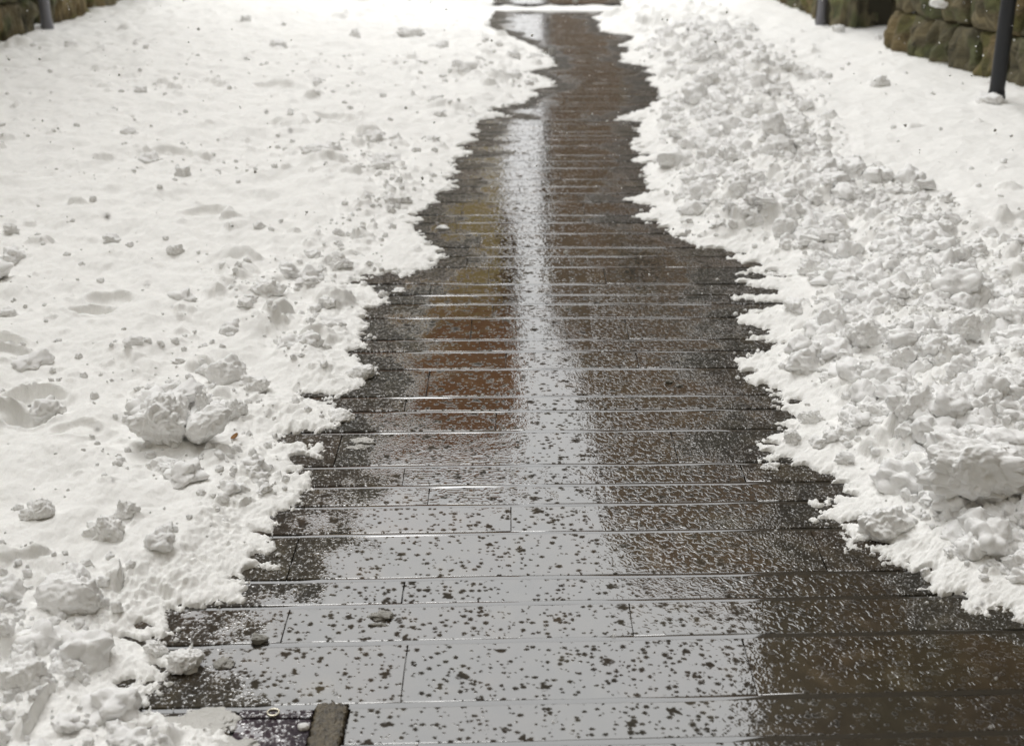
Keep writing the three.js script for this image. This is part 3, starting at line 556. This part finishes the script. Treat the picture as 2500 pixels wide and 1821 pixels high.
// ---------------------------------------------------------------- slab with ring and concrete patch at the front left
{
  const slabMat = pavingMats[0][0].clone();
  slabMat.name = 'wet_slab'; slabMat.color.setRGB(1.25, 1.08, 1.9);
  const steel = new THREE.MeshStandardMaterial({ name: 'bright_ring', color: col(0.62, 0.58, 0.48), roughness: 0.3, metalness: 1 });
  const g = group('service_slab', -0.46, 0, -2.155); tag(g, 'purple grey slab with a small metal ring at the front left of the paving', 'slab');
  const box = (w, h, d, x, y, z, mat, name) => { const s = new THREE.Shape(); const r = 0.004; s.moveTo(-w / 2 + r, -d / 2); s.lineTo(w / 2 - r, -d / 2); s.lineTo(w / 2, -d / 2 + r); s.lineTo(w / 2, d / 2 - r); s.lineTo(w / 2 - r, d / 2); s.lineTo(-w / 2 + r, d / 2); s.lineTo(-w / 2, d / 2 - r); s.lineTo(-w / 2, -d / 2 + r); const e = new THREE.ExtrudeGeometry(s, { depth: h, bevelEnabled: true, bevelSize: 0.002, bevelThickness: 0.003, bevelSegments: 2 }); e.rotateX(-Math.PI / 2); e.translate(x, y, z); const ep = e.attributes.position, eu = e.attributes.uv; for (let i = 0; i < ep.count; i++) eu.setXY(i, (ep.getX(i) - 0.46 - NEAR.x0) / NEAR.w, (2.155 - ep.getZ(i) - NEAR.D0) / NEAR.h); return add(name, e, mat, g); };
  box(0.14, 0.05, 0.1, 0, -0.052, 0.022, slabMat, 'slab');
  box(0.14, 0.05, 0.022, 0, -0.049, -0.044, slabMat, 'rim_strip');
  const ring = add('ring', new THREE.TorusGeometry(0.011, 0.0022, 10, 28).rotateX(Math.PI / 2), steel, g); ring.position.set(-0.005, 0.006, -0.044);
  const conc = mergeVertices(new THREE.BoxGeometry(0.062, 0.03, 0.16, 16, 3, 40).deleteAttribute('normal').deleteAttribute('uv'), 1e-6), cp = conc.attributes.position, cu = new Float32Array(cp.count * 2);
  for (let i = 0; i < cp.count; i++) {
    let x = cp.getX(i), y = cp.getY(i), z = cp.getZ(i);
    const ex = Math.pow(Math.abs(x) / 0.031, 6), ez = Math.pow(Math.abs(z) / 0.08, 12);
    x += 0.004 * n2(z * 60, 3 + Math.sign(x)) + 0.002 * n2b(z * 170, Math.sign(x)); z += (0.006 * n2(x * 60, 9) + 0.3 * Math.abs(x) * (z < 0 ? 0.35 : 0)) * ez;
    if (y > 0) y += 0.0022 * n2(x * 70, z * 70) + 0.0012 * n2b(x * 210, z * 210) - 0.003 * Math.max(ex, ez);
    cp.setXYZ(i, x, y, z); cu[i * 2] = x * 4; cu[i * 2 + 1] = z * 4;
  }
  conc.setAttribute('uv', new THREE.BufferAttribute(cu, 2));
  conc.computeVertexNormals();
  const wetGrit = texture(256, 256, (i, j, k) => { const u = i / 256, v = j / 256, l = 0.2 * (1 + 0.5 * n2(u * 7, v * 7) + 0.35 * n2b(u * 24, v * 24) + 0.35 * n2(u * 80, v * 80)); k[0] = 255 * Math.pow(clamp(l, 0, 1), 1 / 2.2); k[1] = 255 * Math.pow(clamp(l * 0.87, 0, 1), 1 / 2.2); k[2] = 255 * Math.pow(clamp(l * 0.62, 0, 1), 1 / 2.2); k[3] = 255; }, true);
  const cm = new THREE.MeshPhysicalMaterial({ name: 'wet_concrete', color: col(0.5, 0.47, 0.42), map: wetGrit, roughness: 0.4, bumpMap: wallBump, bumpScale: 0.002 });
  const c = tag(add('concrete_patch', conc, cm), 'rough brown concrete patch right of the purple grey slab', 'concrete patch'); c.position.set(-0.354, -0.0095, -2.155);
  const leafMat = new THREE.MeshStandardMaterial({ name: 'dead_leaf', color: col(0.3, 0.15, 0.045), roughness: 0.7, side: THREE.DoubleSide });
  const lg = new THREE.SphereGeometry(1, 14, 8); lg.scale(0.012, 0.002, 0.007); const lp = lg.attributes.position; for (let i = 0; i < lp.count; i++) lp.setY(i, lp.getY(i) + 22 * lp.getX(i) ** 2 + 12 * lp.getZ(i) ** 2); lg.computeVertexNormals();
  const lf = tag(add('dead_leaf', lg, leafMat), 'small curled brown leaf on the snow beside the tilted slab', 'leaf'); lf.position.set(-0.77, surface(-0.77, 3.42) + 0.006, -3.42); lf.rotation.set(0.5, 0.6, 0.3);
}

// ---------------------------------------------------------------- houses ahead, seen mirrored in the wet stone, and the building behind
function house(name, label, profile, z0, depth, mats, windows) {
  const g = group(name, 0, 0, z0); tag(g, label, 'building');
  const s = new THREE.Shape(); profile.forEach(([x, y], i) => i ? s.lineTo(x, y) : s.moveTo(x, y));
  const e = new THREE.ExtrudeGeometry(s, { depth, bevelEnabled: false }); e.translate(0, 0, -depth);
  add('wall', e, mats[0], g);
  const pane = new THREE.MeshStandardMaterial({ name: 'window_glass', color: col(0.03, 0.035, 0.04), roughness: 0.08 });
  for (const [x, y, w, h] of windows) {
    const f = add('window', new THREE.BoxGeometry(w, h, 0.12).translate(x, y, 0.02), mats[1], g);
    add('pane', new THREE.BoxGeometry(w - 0.24, h - 0.24, 0.05).translate(x, y, 0.08), pane, f);
  }
  return g;
}
const matte = (n, r, g, b) => new THREE.MeshStandardMaterial({ name: n, color: col(r, g, b), roughness: 0.9 });
{
  const buff = matte('buff_stone', 0.3, 0.235, 0.1), brown = matte('brown_stone', 0.15, 0.105, 0.07), rust = matte('rust_roof', 0.19, 0.08, 0.03), trim = matte('stone_trim', 0.3, 0.26, 0.2);
  const l = house('buff_house', 'buff stone house with rust roof mirrored left of the bright strip in the paving', [[-22, 0], [-0.33, 0], [-0.33, 9.4], [-22, 9.4]], -32, 10, [buff, trim], [[-2.4, 3.4, 1.1, 1.9], [-5.2, 3.4, 1.1, 1.9], [-2.4, 6.6, 1.1, 1.9], [-5.2, 6.6, 1.1, 1.9], [-8, 6.6, 1.1, 1.9]]);
  const roof = new THREE.Shape(); [[-22.3, 9.4], [-0.2, 9.4], [0.2, 10.3], [0.2, 13], [-0.6, 13.4], [-22.3, 13.6]].forEach(([x, y], i) => i ? roof.lineTo(x, y) : roof.moveTo(x, y));
  const rg = new THREE.ExtrudeGeometry(roof, { depth: 9.8, bevelEnabled: false }); rg.translate(0, 0.003, -9.6); add('roof', rg, rust, l);
  house('gabled_house', 'brown stone gabled house mirrored right of the bright strip in the paving', [[0.86, 0], [16, 0], [16, 17.9], [6.6, 17.9], [3.5, 17.3], [2.6, 15.9], [2.32, 14.1], [2.06, 12.8], [1.56, 10.9], [0.95, 9.8]], -32, 9, [brown, trim], [[3.2, 4, 1.2, 2], [6, 4, 1.2, 2], [3.2, 8, 1.2, 2], [6, 8, 1.2, 2], [6, 12, 1.2, 2], [9.5, 12, 1.2, 2]]);
  // the tall houses that the two stone walls belong to
  const side = (name, label, pts, y0, y1, mat, wins) => {
    const g = group(name, 0, y0, 0); tag(g, label, 'building');
    const s = new THREE.Shape(); pts.forEach(([x, D], i) => i ? s.lineTo(x, D) : s.moveTo(x, D));
    const e = new THREE.ExtrudeGeometry(s, { depth: y1 - y0, bevelEnabled: false }); e.rotateX(-Math.PI / 2);
    add('wall', e, mat, g);
    return g;
  };
  side('tall_house', 'tall brown stone house above the right wall, mirrored in the dark right foreground', [[2.62, 12.35], [2.8, 10.9], [3.0, 9.6], [4.2, 5.6], [4.9, 1], [5.2, -3], [14, -3], [14, 12.35]], 1.4, 19, matte('tower_stone', 0.085, 0.06, 0.028));
  side('low_house', 'low brown stone house above the left wall', [[-3.95, 13.6], [-4.15, 9], [-4.9, 4], [-5.2, -3], [-14, -3], [-14, 13.6]], 1.3, 5.2, matte('low_house_stone', 0.2, 0.155, 0.09));
  house('rear_building', 'broad grey stone building behind the viewer shading the near snow', [[-20, 0], [20, 0], [20, 19], [-20, 19]], 3.4, 2, [matte('grey_stone', 0.2, 0.17, 0.11), trim], []);
}

// ---------------------------------------------------------------- falling flakes
{
  const rand = rng(404), n = 1500, im = new THREE.InstancedMesh(lumpGeometry(811, 1, 1.1, 2), lumpMat, n), q = new THREE.Quaternion(), e = new THREE.Euler(), m = new THREE.Matrix4();
  for (let i = 0; i < n; i++) {
    const D = 1.2 + 11 * Math.pow(rand(), 0.8), s = 0.0011 + 0.0026 * Math.pow(rand(), 3) + D * 0.00012;
    q.setFromEuler(e.set(rand() * 6, rand() * 6, rand() * 6));
    im.setMatrixAt(i, m.compose(new THREE.Vector3((rand() - 0.5) * 0.95 * D, 0.06 + rand() * 1.5, -D), q, new THREE.Vector3(s, s * 1.3, s)));
  }
  im.name = 'falling_snowflakes'; tag(im, 'falling snowflakes scattered through the air', 'snowflakes', null, 'stuff'); scene.add(im);
}
renderer.render(scene, camera);
